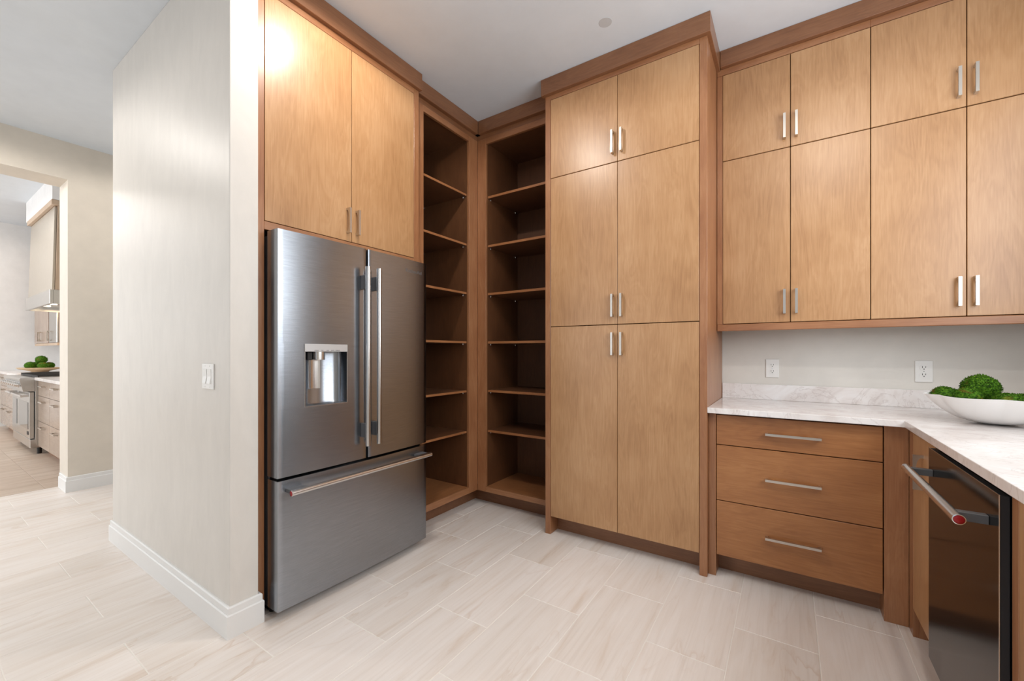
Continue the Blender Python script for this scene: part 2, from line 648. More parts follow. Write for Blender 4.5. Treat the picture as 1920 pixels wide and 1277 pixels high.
# ---- walls
wb = B()
box(wb, -3.653, XR + 0.15, YW, YW + 0.12, 0, CEIL)
struct('wall_back', wb, M['wall'])
wb = B()
box(wb, -3.653, -1.99, 0.812, 0.928, 0, CEIL, 0.004, 2)
struct('wall_left', wb, M['wall_plaster'])
wb = B()
box(wb, -3.653, -3.54, 0.928, YW, 0, CEIL)
box(wb, XL - 0.1, XL, 0.928, YW, 0, CEIL)
struct('wall_inner', wb, M['wall'])
# right wall with a window above the counter (outside the frame)
wb = B()
wy0, wy1, wz0, wz1 = 0.20, 2.36, 1.35, 2.66
box(wb, XR, XR + 0.14, -3.65, wy0, 0, CEIL)
box(wb, XR, XR + 0.14, wy1, YW, 0, CEIL)
box(wb, XR, XR + 0.14, wy0, wy1, 0, wz0)
box(wb, XR, XR + 0.14, wy0, wy1, wz1, CEIL)
struct('wall_right', wb, M['wall'])
wb = B()
for y in (wy0, wy1 - 0.05):
    box(wb, XR + 0.02, XR + 0.075, y, y + 0.05, wz0, wz1, 0.004)
for z in (wz0, wz1 - 0.05):
    box(wb, XR + 0.02, XR + 0.075, wy0 + 0.05, wy1 - 0.05, z, z + 0.05, 0.004)
struct('window_1', wb, M['white_trim'])
# unseen rear wall with two tall openings added for the fill lamps
wb = B()
FY = -3.45
for x0, x1 in ((-5.53, -4.95), (-3.65, -2.75), (0.35, XR + 0.14)):
    box(wb, x0, x1, FY - 0.12, FY, 0, CEIL)
for x0, x1 in ((-4.95, -3.65), (-2.75, 0.35)):
    box(wb, x0, x1, FY - 0.12, FY, 2.6, CEIL)
    box(wb, x0, x1, FY - 0.12, FY, 0, 0.5)
struct('wall_front', wb, M['wall'])
# hall's far wall with the opening to the kitchen
FX0, FX1, OY, OH = -5.53, -5.225, 0.872, 2.7235
wb = B()
extrude_poly(wb, [(FX0, y, z) for y, z in ((-3.6, 0), (-3.6, CEIL), (YW + 0.12, CEIL), (YW + 0.12, 0), (OY, 0), (OY, OH), (-1.35, OH), (-1.35, 0))], (FX1 - FX0, 0, 0))
struct('wall_far', wb, M['wall_beige'])


def skirting(name, pts, closed_ends=True):
    """two-step baseboard following a floor polyline whose left side is the room"""
    bm = B()
    prof = [(0, 0), (0.016, 0), (0.016, 0.0965), (0.0125, 0.101), (0.0105, 0.101), (0.0105, 0.127), (0.006, 0.132), (0, 0.132)]
    P = [Vector((p[0], p[1], 0)) for p in pts]
    rows = []
    for i, p in enumerate(P):
        d0 = (P[i] - P[i - 1]).normalized() if i > 0 else (P[i + 1] - P[i]).normalized()
        d1 = (P[i + 1] - P[i]).normalized() if i < len(P) - 1 else d0
        n0, n1 = Vector((-d0.y, d0.x, 0)), Vector((-d1.y, d1.x, 0))
        m = (n0 + n1)
        m = m / max(1e-6, (1 + n0.dot(n1)))
        rows.append([bm.verts.new(p + m * a + Z_ * h) for a, h in prof])
    fs = []
    for A, Bq in zip(rows, rows[1:]):
        for k in range(len(prof)):
            j = (k + 1) % len(prof)
            fs.append(bm.faces.new((A[k], A[j], Bq[j], Bq[k])))
    fs.append(bm.faces.new(rows[0]))
    fs.append(bm.faces.new(list(reversed(rows[-1]))))
    bmesh.ops.recalc_face_normals(bm, faces=fs)
    return struct(name, bm, M['white_trim'])


# wraps the end of the partition: hall end, long face, end face, short return
skirting('baseboard_left', [(-2.027, 0.930), (-1.99, 0.930), (-1.99, 0.812), (-3.653, 0.812), (-3.653, 2.9)])
skirting('baseboard_far', [(-5.225, 2.9), (-5.225, OY), (-5.49, OY)][::1])

# ------------------------------------------------------------------ cabinet over the refrigerator
fc = thing('refrigerator_cabinet', (XC, 1.44, 0), 'tall wood surround with two doors above the stainless refrigerator', 'cabinet')
y0, y1 = 0.932, 1.942
for a, b_ in ((y0, 0.972), (1.901, y1)):
    bm = B()
    box(bm, XL + 0.003, XC, a, b_, 0, 2.945, 0.0012)
    obj('side_panel', bm, M['frame'], fc)
for z0, z1 in ((2.905, 2.945), (1.793, 1.8315)):
    bm = B()
    box(bm, XC - 0.02, XC, 0.972, 1.901, z0, z1, 0.0012)
    obj('rail', bm, M['frame_y'], fc)
bm = B()
box(bm, XL + 0.004, XC - 0.022, 0.974, 1.899, 1.795, 1.812)
box(bm, XL + 0.004, XC - 0.022, 0.974, 1.899, 2.91, 2.93)
box(bm, XL + 0.004, XL + 0.016, 0.974, 1.899, 1.812, 2.91)
obj('carcass', bm, M['inside_shaded'], fc)
bm = B()
box(bm, XL + 0.003, XC + 0.0265, y0 + 0.001, 1.9495, 2.9385, CEIL - 0.001, 0.002)
obj('crown', bm, M['crown_y'], fc)
for (a, b_, hy) in ((0.9745, 1.4355, 1.409), (1.4385, 1.8985, 1.467)):
    bm = B()
    box(bm, XC - 0.0195, XC + 0.0005, a, b_, 1.8345, 2.9025, 0.0012)
    dr = obj('door', bm, M['door'], fc)
    pull(dr, (XC + 0.0005, hy, 1.946), Z_, X_)


def shelf_pins(sh, pts, n):
    for p in pts:
        bm = B()
        n_ = Vector(n)
        p = Vector(p)
        cyl(bm, p - n_ * 0.004, p + n_ * 0.007, 0.0028, n=10)
        lathe(bm, p + n_ * 0.0075 + Vector((0, 0, -0.0055)), [(0.0, -0.009), (0.0028, -0.006), (0.0052, 0.0005), (0.0052, 0.0042), (0, 0.0052)], 10)
        obj('shelf_pin', bm, M['chrome'], sh)


SHZ = [2.457, 2.0695, 1.689, 1.3055, 0.9215, 0.604]
# ------------------------------------------------------------------ open shelves on the left wall
ls = thing('open_shelf_cabinet', (XS, 2.28, 0), 'open wood shelf cabinet beside the refrigerator, left half of the corner', 'shelf cabinet')
LY0, LY1 = 2.028, 2.512
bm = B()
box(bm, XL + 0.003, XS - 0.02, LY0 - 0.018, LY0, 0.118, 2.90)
obj('side_panel', bm, M['inside_shaded'], ls)
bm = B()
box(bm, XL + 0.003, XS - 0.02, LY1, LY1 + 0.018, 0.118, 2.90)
obj('side_panel', bm, M['inside_shaded'], ls)
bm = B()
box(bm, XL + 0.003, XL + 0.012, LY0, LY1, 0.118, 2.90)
obj('back_panel', bm, M['inside_shaded'], ls)
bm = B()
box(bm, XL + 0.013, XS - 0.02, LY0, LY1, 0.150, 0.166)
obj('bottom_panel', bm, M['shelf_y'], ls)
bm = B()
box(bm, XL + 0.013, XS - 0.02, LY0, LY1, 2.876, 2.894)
obj('top_panel', bm, M['inside_shaded'], ls)
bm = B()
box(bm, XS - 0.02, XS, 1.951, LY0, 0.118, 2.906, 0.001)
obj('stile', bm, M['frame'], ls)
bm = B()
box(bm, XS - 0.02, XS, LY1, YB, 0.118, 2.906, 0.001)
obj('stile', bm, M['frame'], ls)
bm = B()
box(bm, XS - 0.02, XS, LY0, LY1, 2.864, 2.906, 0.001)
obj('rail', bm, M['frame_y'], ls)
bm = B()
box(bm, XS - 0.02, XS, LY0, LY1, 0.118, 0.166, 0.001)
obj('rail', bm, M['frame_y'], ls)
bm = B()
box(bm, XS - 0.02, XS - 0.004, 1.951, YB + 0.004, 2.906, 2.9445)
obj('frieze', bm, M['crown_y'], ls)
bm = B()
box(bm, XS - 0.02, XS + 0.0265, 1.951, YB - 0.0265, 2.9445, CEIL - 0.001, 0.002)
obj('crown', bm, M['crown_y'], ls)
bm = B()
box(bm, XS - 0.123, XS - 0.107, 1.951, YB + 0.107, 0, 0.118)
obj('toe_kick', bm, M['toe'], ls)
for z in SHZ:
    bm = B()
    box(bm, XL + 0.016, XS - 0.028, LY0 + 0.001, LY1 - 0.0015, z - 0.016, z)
    sh = obj('shelf', bm, M['inside_shaded'], ls)
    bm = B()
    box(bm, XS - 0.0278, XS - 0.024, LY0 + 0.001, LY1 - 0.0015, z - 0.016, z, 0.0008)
    obj('lit_edge', bm, M['shelf_y'], sh)  # same wood as the shelf, light on the front edge put into its colour
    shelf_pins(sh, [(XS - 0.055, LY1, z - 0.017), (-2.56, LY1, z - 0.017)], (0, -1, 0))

# ------------------------------------------------------------------ open shelves on the back wall
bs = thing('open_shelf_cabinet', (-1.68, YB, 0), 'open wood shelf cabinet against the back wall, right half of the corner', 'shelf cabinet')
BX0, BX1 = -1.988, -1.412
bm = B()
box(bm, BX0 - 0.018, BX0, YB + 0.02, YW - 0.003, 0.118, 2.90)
obj('side_panel', bm, M['inside_shaded'], bs)
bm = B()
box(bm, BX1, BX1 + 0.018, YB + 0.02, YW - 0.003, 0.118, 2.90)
obj('side_panel', bm, M['inside_shaded'], bs)
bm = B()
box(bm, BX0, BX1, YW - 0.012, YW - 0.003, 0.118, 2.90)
obj('back_panel', bm, M['inside_shaded'], bs)
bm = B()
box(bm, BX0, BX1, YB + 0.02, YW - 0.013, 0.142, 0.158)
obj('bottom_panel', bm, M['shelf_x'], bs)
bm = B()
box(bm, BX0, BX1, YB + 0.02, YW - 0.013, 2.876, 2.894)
obj('top_panel', bm, M['inside_shaded'], bs)
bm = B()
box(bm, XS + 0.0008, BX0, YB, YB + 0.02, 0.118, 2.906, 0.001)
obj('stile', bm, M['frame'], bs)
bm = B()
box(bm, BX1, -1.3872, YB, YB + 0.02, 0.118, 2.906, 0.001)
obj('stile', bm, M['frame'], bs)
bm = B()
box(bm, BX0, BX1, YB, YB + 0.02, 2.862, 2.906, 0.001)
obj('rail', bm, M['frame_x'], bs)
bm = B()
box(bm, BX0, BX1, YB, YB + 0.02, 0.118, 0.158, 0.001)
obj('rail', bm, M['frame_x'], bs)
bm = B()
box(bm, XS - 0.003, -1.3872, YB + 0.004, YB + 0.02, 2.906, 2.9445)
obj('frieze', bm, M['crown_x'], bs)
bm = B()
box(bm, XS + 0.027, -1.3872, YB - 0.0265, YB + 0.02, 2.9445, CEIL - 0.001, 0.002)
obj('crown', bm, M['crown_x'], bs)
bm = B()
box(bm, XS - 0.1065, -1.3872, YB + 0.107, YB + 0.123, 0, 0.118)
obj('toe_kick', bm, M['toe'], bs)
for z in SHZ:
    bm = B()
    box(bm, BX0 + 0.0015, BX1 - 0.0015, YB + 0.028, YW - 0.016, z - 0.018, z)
    sh = obj('shelf', bm, M['inside_shaded'], bs)
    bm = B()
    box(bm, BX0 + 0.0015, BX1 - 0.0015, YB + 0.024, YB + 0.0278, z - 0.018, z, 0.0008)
    obj('lit_edge', bm, M['shelf_x'], sh)  # paler strip of the shelf's own wood, painting its lit front edge
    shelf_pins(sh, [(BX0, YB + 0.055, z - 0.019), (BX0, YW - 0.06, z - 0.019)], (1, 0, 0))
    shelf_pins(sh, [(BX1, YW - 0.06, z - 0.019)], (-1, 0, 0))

# ------------------------------------------------------------------ tall pantry
tp = thing('pantry_cabinet', (-0.867, YT, 0), 'tall wood pantry cabinet with six flat doors between the open shelves and the counter', 'cabinet')
TX0, TX1 = -1.3665, -0.3665
for a, b_ in ((TX0, -1.3275), (-0.4055, TX1)):
    bm = B()
    box(bm, a, b_, YT, YT + 0.107, 0, 2.9385, 0.0015)
    obj('stile', bm, M['frame'], tp)
for a, b_ in ((TX0 + 0.001, TX0 + 0.019), (TX1 - 0.020, TX1 - 0.0015)):
    bm = B()
    box(bm, a, b_, YT + 0.108, YW - 0.003, 0, 2.9385)
    obj('side_panel', bm, M['frame'], tp)
bm = B()
box(bm, -1.3855, TX0 - 0.0005, YB + 0.001, YB + 0.02, 0.118, 2.9380)
obj('filler', bm, M['frame'], tp)
bm = B()
box(bm, -1.3275, -0.4055, YT, YT + 0.02, 2.9085, 2.9385, 0.001)
obj('rail', bm, M['frame_x'], tp)
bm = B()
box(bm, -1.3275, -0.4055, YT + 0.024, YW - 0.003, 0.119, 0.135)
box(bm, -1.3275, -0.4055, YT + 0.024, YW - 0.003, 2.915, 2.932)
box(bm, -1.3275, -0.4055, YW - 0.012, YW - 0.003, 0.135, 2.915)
obj('carcass', bm, M['inside_shaded'], tp)
bm = B()
box(bm, -1.3275, -0.4055, YT + 0.107, YT + 0.123, 0, 0.119)
obj('toe_kick', bm, M['toe'], tp)
bm = B()
box(bm, -1.3860, -0.3470, YT - 0.0270, YW - 0.003, 2.9385, CEIL - 0.001, 0.002)
obj('crown', bm, M['crown_x'], tp)
for (z0, z1, hz) in ((0.1215, 1.3870, 1.271), (1.3916, 2.3788, 1.505), (2.3834, 2.9060, 2.500)):
    for (a, b_, hx) in ((-1.3245, -0.8680, -0.894), (-0.8652, -0.4080, -0.8385)):
        bm = B()
        box(bm, a, b_, YT - 0.0004, YT + 0.02, z0, z1, 0.0012)
        dr = obj('door', bm, M['door'], tp)
        pull(dr, (hx, YT - 0.0004, hz), Z_, -Y_)

# ------------------------------------------------------------------ wall cabinets
bm = B()
box(bm, -0.3455, XR - 0.003, YU - 0.0265, YU + 0.03, 2.9475, CEIL - 0.001, 0.002)
struct('trim_1', bm, M['crown_x'])
bm = B()
box(bm, -0.3655, XR - 0.003, YU - 0.003, YU + 0.022, 1.348, 1.3885, 0.003)
struct('trim_2', bm, M['frame_x'])
UG = 'wall cabinets over the counter'
g = [-0.335, 0.0095, 0.355, 0.702, 1.047]
for i, (a, m_, b_) in enumerate(((g[0], g[1], g[2]), (g[2], g[3], g[4]))):
    lab = ('wood wall cabinet with four flat doors, next to the tall pantry',
           'wood wall cabinet with four flat doors, at the right edge of the picture')[i]
    u = thing('wall_cabinet', ((a + b_) / 2, YU, 1.348), lab, 'cabinet', UG)
    bm = B()
    xa = -0.3655 if i == 0 else a + 0.0005
    xb = b_ if i == 0 else XR - 0.003
    box(bm, a + (0.002 if i == 0 else 0.002), b_ - 0.002, YU + 0.024, YW - 0.003, 1.370, 1.386)
    box(bm, a + 0.002, b_ - 0.002, YU + 0.024, YW - 0.003, 2.912, 2.93)
    box(bm, a + 0.002, a + 0.018, YU + 0.024, YW - 0.003, 1.386, 2.912)
    box(bm, b_ - 0.018, b_ - 0.002, YU + 0.024, YW - 0.003, 1.386, 2.912)
    box(bm, a + 0.018, b_ - 0.018, YW - 0.012, YW - 0.003, 1.386, 2.912)
    obj('carcass', bm, M['inside_shaded'], u)
    if i == 0:
        bm = B()
        box(bm, xa, a - 0.0005, YU, YU + 0.02, 1.389, 2.908, 0.001)
        obj('stile', bm, M['frame'], u)
    else:
        bm = B()
        box(bm, b_ + 0.002, xb, YU, YU + 0.02, 1.389, 2.908, 0.001)
        obj('stile', bm, M['frame'], u)
    bm = B()
    box(bm, xa, xb, YU, YU + 0.02, 2.9095, 2.947, 0.001)
    obj('rail', bm, M['frame_x'], u)
    for (z0, z1, hz) in ((1.3922, 2.3795, 1.507), (2.3845, 2.9060, 2.498)):
        for (p, q, hx) in ((a + 0.0018, m_ - 0.0018, m_ - 0.0285), (m_ + 0.0018, b_ - 0.0018, m_ + 0.0275)):
            bm = B()
            box(bm, p, q, YU - 0.0004, YU + 0.02, z0, z1, 0.0012)
            dr = obj('door', bm, M['door'], u)
            pull(dr, (hx, YU - 0.0004, hz), Z_, -Y_)

# ------------------------------------------------------------------ drawer base
db = thing('drawer_cabinet', (0.015, YD, 0), 'wood base cabinet with three drawers under the white counter', 'cabinet')
bm = B()
box(bm, -0.3655, -0.3295, YD, YD + 0.107, 0, 0.889, 0.0012)
obj('stile', bm, M['frame'], db)
bm = B()
box(bm, 0.3615, XP, YD, YD + 0.02, 0, 0.889, 0.001)
box(bm, 0.3615, 0.379, YD + 0.02, YD + 0.107, 0, 0.889)
obj('corner_filler', bm, M['frame'], db)
bm = B()
box(bm, -0.3295, 0.3615, YD + 0.107, YD + 0.123, 0, 0.118)
obj('toe_kick', bm, M['toe'], db)
bm = B()
box(bm, -0.3295, 0.3615, YD + 0.03, YW - 0.003, 0.119, 0.135)
box(bm, -0.3655, -0.348, YD + 0.108, YW - 0.003, 0, 0.889)
box(bm, 0.3615, 0.379, YD + 0.108, YW - 0.003, 0, 0.889)
box(bm, -0.3295, 0.3615, YD + 0.03, YW - 0.02, 0.872, 0.889)
obj('carcass', bm, M['inside_shaded'], db)
for (z0, z1, hz) in ((0.1195, 0.4138, 0.269), (0.4182, 0.7158, 0.566), (0.7202, 0.8795, 0.800)):
    bm = B()
    box(bm, -0.3262, 0.3572, YD - 0.0005, YD + 0.02, z0, z1, 0.0012)
    dw = obj('drawer', bm, M['drawer'], db)
    pull(dw, (0.0170, YD - 0.0005, hz), X_, -Y_, L=0.231)

# ------------------------------------------------------------------ right-hand base cabinets
rb = thing('base_cabinet', (XP, 2.3, 0), 'narrow wood base cabinet with one vertical pull, between the corner and the dishwasher', 'cabinet')
bm = B()
box(bm, XP + 0.0005, XP + 0.02, 2.4365, YD - 0.0005, 0, 0.889, 0.0008)
box(bm, XP + 0.02, XP + 0.07, 2.4365, 2.4545, 0, 0.889)
obj('filler', bm, M['frame'], rb)
bm = B()
box(bm, XP + 0.07, XP + 0.086, 2.107, 2.4365, 0, 0.118)
obj('toe_kick', bm, M['toe'], rb)
bm = B()
box(bm, XP + 0.022, XR - 0.003, 2.107, 2.122, 0.119, 0.889)
box(bm, XP + 0.022, XR - 0.003, 2.122, 2.4355, 0.119, 0.135)
obj('carcass', bm, M['inside_shaded'], rb)
bm = B()
box(bm, XP + 0.0005, XP + 0.02, 2.108, 2.4345, 0.1205, 0.884, 0.0012)
dr = obj('door', bm, M['door'], rb)
pull(dr, (XP + 0.0005, 2.272, 0.742), Z_, -X_)

eb = thing('base_cabinet', (XP, 1.2, 0), 'wood base cabinet nearest the camera, at the right edge past the dishwasher', 'cabinet')
bm = B()
box(bm, XP + 0.0005, XP + 0.02, 1.455, 1.4885, 0, 0.889, 0.001)
box(bm, XP + 0.02, XR - 0.003, 1.4705, 1.4885, 0, 0.889)
obj('side_panel', bm, M['frame'], eb)
bm = B()
box(bm, XP + 0.0005, XP + 0.02, 0.95, 1.452, 0.1205, 0.884, 0.0012)
dr = obj('door', bm, M['door'], eb)
pull(dr, (XP + 0.0005, 0.99, 0.75), Z_, -X_)
bm = B()
box(bm, XP + 0.07, XP + 0.086, 0.95, 1.4705, 0, 0.118)
obj('toe_kick', bm, M['toe'], eb)
bm = B()
box(bm, XP + 0.022, XR - 0.003, 0.952, 1.470, 0.119, 0.135)
box(bm, XP + 0.022, XR - 0.003, 0.952, 0.968, 0.135, 0.889)
obj('carcass', bm, M['inside_shaded'], eb)

# ------------------------------------------------------------------ dishwasher
DX, DY0, DY1 = 0.4250, 1.4925, 2.1000
dwm = thing('dishwasher', (DX, 1.8, 0), 'dark glossy dishwasher with a steel bar handle under the right counter', 'dishwasher')
bm = B()
box(bm, DX, DX + 0.0015, DY0, DY1, 0.113, 0.8735, 0.0006)
obj('door_panel', bm, M['black_steel'], dwm)
bm = B()
box(bm, DX + 0.0016, DX + 0.0190, DY0, DY1, 0.113, 0.8725, 0.0015)
obj('door_edge', bm, M['black_edge'], dwm)
bm = B()
box(bm, DX - 0.0006, DX + 0.0012, DY0 - 0.0012, DY0 + 0.0010, 0.113, 0.8745)
box(bm, DX - 0.0006, DX + 0.0012, DY0, DY1, 0.8732, 0.8745)
obj('edge_trim', bm, M['steel_bright'], dwm)
bm = B()
box(bm, DX + 0.022, XR - 0.02, DY0 + 0.004, DY1 - 0.004, 0.10, 0.868)
obj('tub', bm, M['black'], dwm)
bm = B()
box(bm, DX + 0.085, DX + 0.10, DY0 + 0.004, DY1 - 0.004, 0.0, 0.10)
obj('toe_kick', bm, M['dark'], dwm)
HX, HZ, HR = DX - 0.062, 0.792, 0.0128
bm = B()
cyl(bm, (HX, 1.520, HZ), (HX, 2.095, HZ), HR, n=28)
hb = obj('handle', bm, M['steel_bright'], dwm, smooth=True)
for y, s in ((1.5200, -1), (2.095, 1)):
    bm = B()
    lathe(bm, (HX, y, HZ), [(HR, -0.003), (HR + 0.0006, 0.0), (HR + 0.0004, 0.003), (HR - 0.0015, 0.0035)], 28, Vector((0, s, 0)))
    obj('end_ring', bm, M['chrome'], hb, smooth=True)
    bm = B()
    lathe(bm, (HX, y, HZ), [(HR - 0.001, 0.0022), (HR * 0.6, 0.0042), (0, 0.0048)], 28, Vector((0, s, 0)))
    obj('medallion', bm, M['red'], hb, smooth=True, label='red end medallion')
for y in (1.562, 2.052):
    bm = B()
    box(bm, HX - 0.002, DX, y - 0.011, y + 0.011, HZ - 0.0115, HZ + 0.0115, 0.0012)
    obj('handle_bracket', bm, M['gray_plastic'], dwm)

# ------------------------------------------------------------------ L-shaped counter
ct = thing('countertop', (0.42, 2.46, 0.89), 'white veined stone countertop turning the corner, with a low backsplash', 'countertop')
bm = B()
pts = [(-0.3655, 2.4625), (0.423, 2.4625), (0.423, 0.93), (XR - 0.001, 0.93), (XR - 0.001, YW - 0.001), (-0.3655, YW - 0.001)]
extrude_poly(bm, [(x, y, 0.8905) for x, y in pts], (0, 0, 0.0295))
ed = [e for e in bm.edges if all(abs(v.co.z - 0.92) < 1e-5 or abs(v.co.z - 0.8905) < 1e-5 for v in e.verts)
      and all(v.co.x < 1.0 and v.co.y < 2.6 for v in e.verts) and abs(e.verts[0].co.z - e.verts[1].co.z) < 1e-5]
bmesh.ops.bevel(bm, geom=ed, offset=0.002, segments=2, affect='EDGES', profile=0.5)
obj('slab', bm, M['stone'], ct)
bm = B()
box(bm, -0.3655, XR - 0.022, YW - 0.020, YW - 0.0005, 0.9202, 1.0165, 0.0015)
obj('backsplash', bm, M['stone'], ct)
bm = B()
box(bm, XR - 0.020, XR - 0.0005, 0.93, YW - 0.0005, 0.9202, 1.0165, 0.0015)
obj('backsplash', bm, M['stone'], ct)

# ------------------------------------------------------------------ refrigerator
FXF = -1.916
fr = thing('refrigerator', (FXF, 1.435, 0), 'large stainless steel French door refrigerator with a bottom freezer drawer', 'refrigerator')
bm = B()
box(bm, -2.64, FXF - 0.098, 0.984, 1.889, 0.03, 1.765, 0.004)
obj('body', bm, M['gray_plastic'], fr)
bm = B()
box(bm, -2.60, -2.05, 1.0, 1.875, 0.0, 0.03)
obj('base_grille', bm, M['black'], fr)
for y in (1.01, 1.86):
    bm = B()
    cyl(bm, (FXF - 0.115, y, 0), (FXF - 0.115, y, 0.045), 0.014, n=12)
    obj('foot', bm, M['dark'], fr)
for a, b_ in ((0.985, 1.06), (1.81, 1.888)):
    bm = B()
    box(bm, FXF - 0.17, FXF - 0.045, a, b_, 1.7655, 1.788, 0.004)
    obj('hinge_cover', bm, M['dark'], fr)
bm = B()
box(bm, FXF - 0.10, FXF - 0.045, 0.99, 1.885, 0.624, 0.655)
box(bm, FXF - 0.10, FXF - 0.045, 1.430, 1.460, 0.655, 1.76)
obj('gasket', bm, M['black'], fr)

DPY0, DPY1, DPZ0, DPZ1 = 1.0955, 1.3250, 0.958, 1.260


def front_x(y):
    """the doors bow outwards a little across the whole front"""
    return FXF + 0.0118 * (1 - ((y - 1.4355) / 0.462) ** 2)


def bowed(bm, y0, y1, z0, z1, th=0.088, ease=(True, True)):
    n = max(2, int((y1 - y0) / 0.025))
    r = 0.0035
    pts = [(FXF - th, y0)]
    if ease[0]:
        pts += [(front_x(y0) - r, y0), (front_x(y0) - r * 0.3, y0 + r * 0.3)]
    for k in range(n + 1):
        y = y0 + (y1 - y0) * k / n
        if k == 0 and ease[0]: y += r
        if k == n and ease[1]: y -= r
        pts.append((front_x(y), y))
    if ease[1]:
        pts += [(front_x(y1) - r * 0.3, y1 - r * 0.3), (front_x(y1) - r, y1)]
    pts.append((FXF - th, y1))
    return extrude_poly(bm, [(x, y, z0) for x, y in pts], (0, 0, z1 - z0))


bm = B()
bowed(bm, 0.9735, 1.4385, 0.6480, DPZ0)
bowed(bm, 0.9735, 1.4385, DPZ1, 1.7795)
bowed(bm, 0.9735, DPY0, DPZ0, DPZ1, ease=(True, False))
bowed(bm, DPY1, 1.4385, DPZ0, DPZ1, ease=(False, True))
ld = obj('door', bm, M['steel'], fr, smooth=True)
rd = obj('door', bowed(B(), 1.4500, 1.8970, 0.6480, 1.7795), M['steel'], fr, smooth=True)
fd = obj('freezer_drawer', bowed(B(), 0.9745, 1.8970, 0.0440, 0.6340), M['steel'], fr, smooth=True)
FX_EDGE = FXF
FXF = FXF + 0.0085   # handles and dispenser sit on the bowed part of the front

# door bars: tube, two brackets each
for dpar, y in ((ld, 1.4150), (rd, 1.4870)):
    bm = B()
    cyl(bm, (FXF + 0.050, y, 0.725), (FXF + 0.050, y, 1.672), 0.0130, n=28)
    obj('handle', bm, M['steel_bright'], dpar, smooth=True)
    for z in (1.594, 0.803):
        bm = B()
        box(bm, FXF - 0.001, FXF + 0.046, y - 0.0095, y + 0.0095, z - 0.037, z + 0.037, 0.0012)
        obj('handle_bracket', bm, M['gray_plastic'], dpar)
    for z, s in ((0.725, -1), (1.672, 1)):
        bm = B()
        lathe(bm, (FXF + 0.050, y, z), [(0.0136, -0.072), (0.0136, 0.002), (0.0122, 0.003), (0, 0.0034)], 28, Vector((0, 0, s)))
        obj('handle_cap', bm, M['steel_bright'], dpar, smooth=True)
bm = B()
cyl(bm, (FXF + 0.055, 1.004, 0.5865), (FXF + 0.055, 1.872, 0.5865), 0.0130, n=28)
obj('handle', bm, M['steel_bright'], fd, smooth=True)
for y in (1.048, 1.828):
    bm = B()
    box(bm, FXF - 0.010, FXF + 0.050, y - 0.037, y + 0.037, 0.5775, 0.5955, 0.0012)
    obj('handle_bracket', bm, M['gray_plastic'], fd)
for y, s in ((1.004, -1), (1.872, 1)):
    bm = B()
    lathe(bm, (FXF + 0.055, y, 0.5865), [(0.0136, -0.072), (0.0136, 0.002), (0.0122, 0.003)], 28, Vector((0, s, 0)))
    obj('handle_cap', bm, M['steel_bright'], fd, smooth=True)
    bm = B()
    lathe(bm, (FXF + 0.055, y, 0.5865), [(0.0118, 0.0026), (0.007, 0.0042), (0, 0.0048)], 28, Vector((0, s, 0)))
    obj('medallion', bm, M['red'], fd, smooth=True, label='dark red end medallion')

# water and ice dispenser
dp = B()
n = 16
yc, zb, zt = (DPY0 + DPY1) / 2, DPZ0 + 0.004, DPZ1 - 0.037
hw = (DPY1 - DPY0) / 2 - 0.004
prof = []
for k in range(n + 1):
    t = math.pi * k / n
    prof.append((FXF - 0.004 - 0.078 * math.sin(t) ** 0.6, yc - hw * math.cos(t)))
rows = []
for z, gro in ((zb + 0.0, 0.92), (zb + 0.012, 1.0), (zt, 1.0)):
    rows.append([dp.verts.new((FXF - 0.004 + (x - FXF + 0.004) * gro, y, z)) for x, y in prof])
fs = []
for A, Cq in zip(rows, rows[1:]):
    for k in range(n):
        fs.append(dp.faces.new((A[k], A[k + 1], Cq[k + 1], Cq[k])))
fs.append(dp.faces.new(rows[-1]))
dsp = obj('dispenser', dp, M['steel'], fr, smooth=True)
bm = B()
pr = [(FXF - 0.003, DPY0 + 0.004)] + [(x, y) for x, y in prof] + [(FXF - 0.003, DPY1 - 0.004)]
extrude_poly(bm, [(x, y, DPZ0 + 0.001) for x, y in [(FXF - 0.002, DPY0 + 0.004)] + [(FXF - 0.004 - 0.078 * math.sin(math.pi * k / n) ** 0.6, yc - hw * math.cos(math.pi * k / n)) for k in range(1, n)] + [(FXF - 0.002, DPY1 - 0.004)]], (0, 0, 0.004))
obj('drip_tray', bm, M['gray_plastic'], dsp)
bm = B()
for k in range(7):
    box(bm, FXF - 0.062 + k * 0.008, FXF - 0.058 + k * 0.008, yc - 0.055, yc + 0.055, DPZ0 + 0.0052, DPZ0 + 0.0066)
obj('tray_grille', bm, M['steel'], dsp)
bm = B()
t = 0.0032
box(bm, FXF - 0.01, FXF + 0.0016, DPY0 - 0.0005, DPY0 + t, DPZ0, DPZ1, 0.0008)
box(bm, FXF - 0.01, FXF + 0.0016, DPY1 - t, DPY1 + 0.0005, DPZ0, DPZ1, 0.0008)
box(bm, FXF - 0.01, FXF + 0.0016, DPY0 + t, DPY1 - t, DPZ0 - 0.0005, DPZ0 + t, 0.0008)
obj('bezel', bm, M['steel_bright'], dsp)
bm = B()
box(bm, FXF - 0.03, FXF + 0.0018, DPY0, DPY1, DPZ1 - 0.0375, DPZ1, 0.0012)
cpn = obj('control_panel', bm, M['silver_panel'], dsp)
bm = B()
for y, w_ in ((1.155, 0.022), (1.186, 0.011), (1.214, 0.014), (1.241, 0.018), (1.268, 0.024)):
    z = DPZ1 - 0.031
    nn = max(2, int(w_ / 0.004))
    for q in range(nn):
        yy = y - w_ / 2 + q * w_ / nn
        box(bm, FXF + 0.0017, FXF + 0.0020, yy, yy + 0.0026, z - 0.0018, z + 0.0018)
obj('control_marks', bm, M['gray_plastic'], dsp)
bm = B()
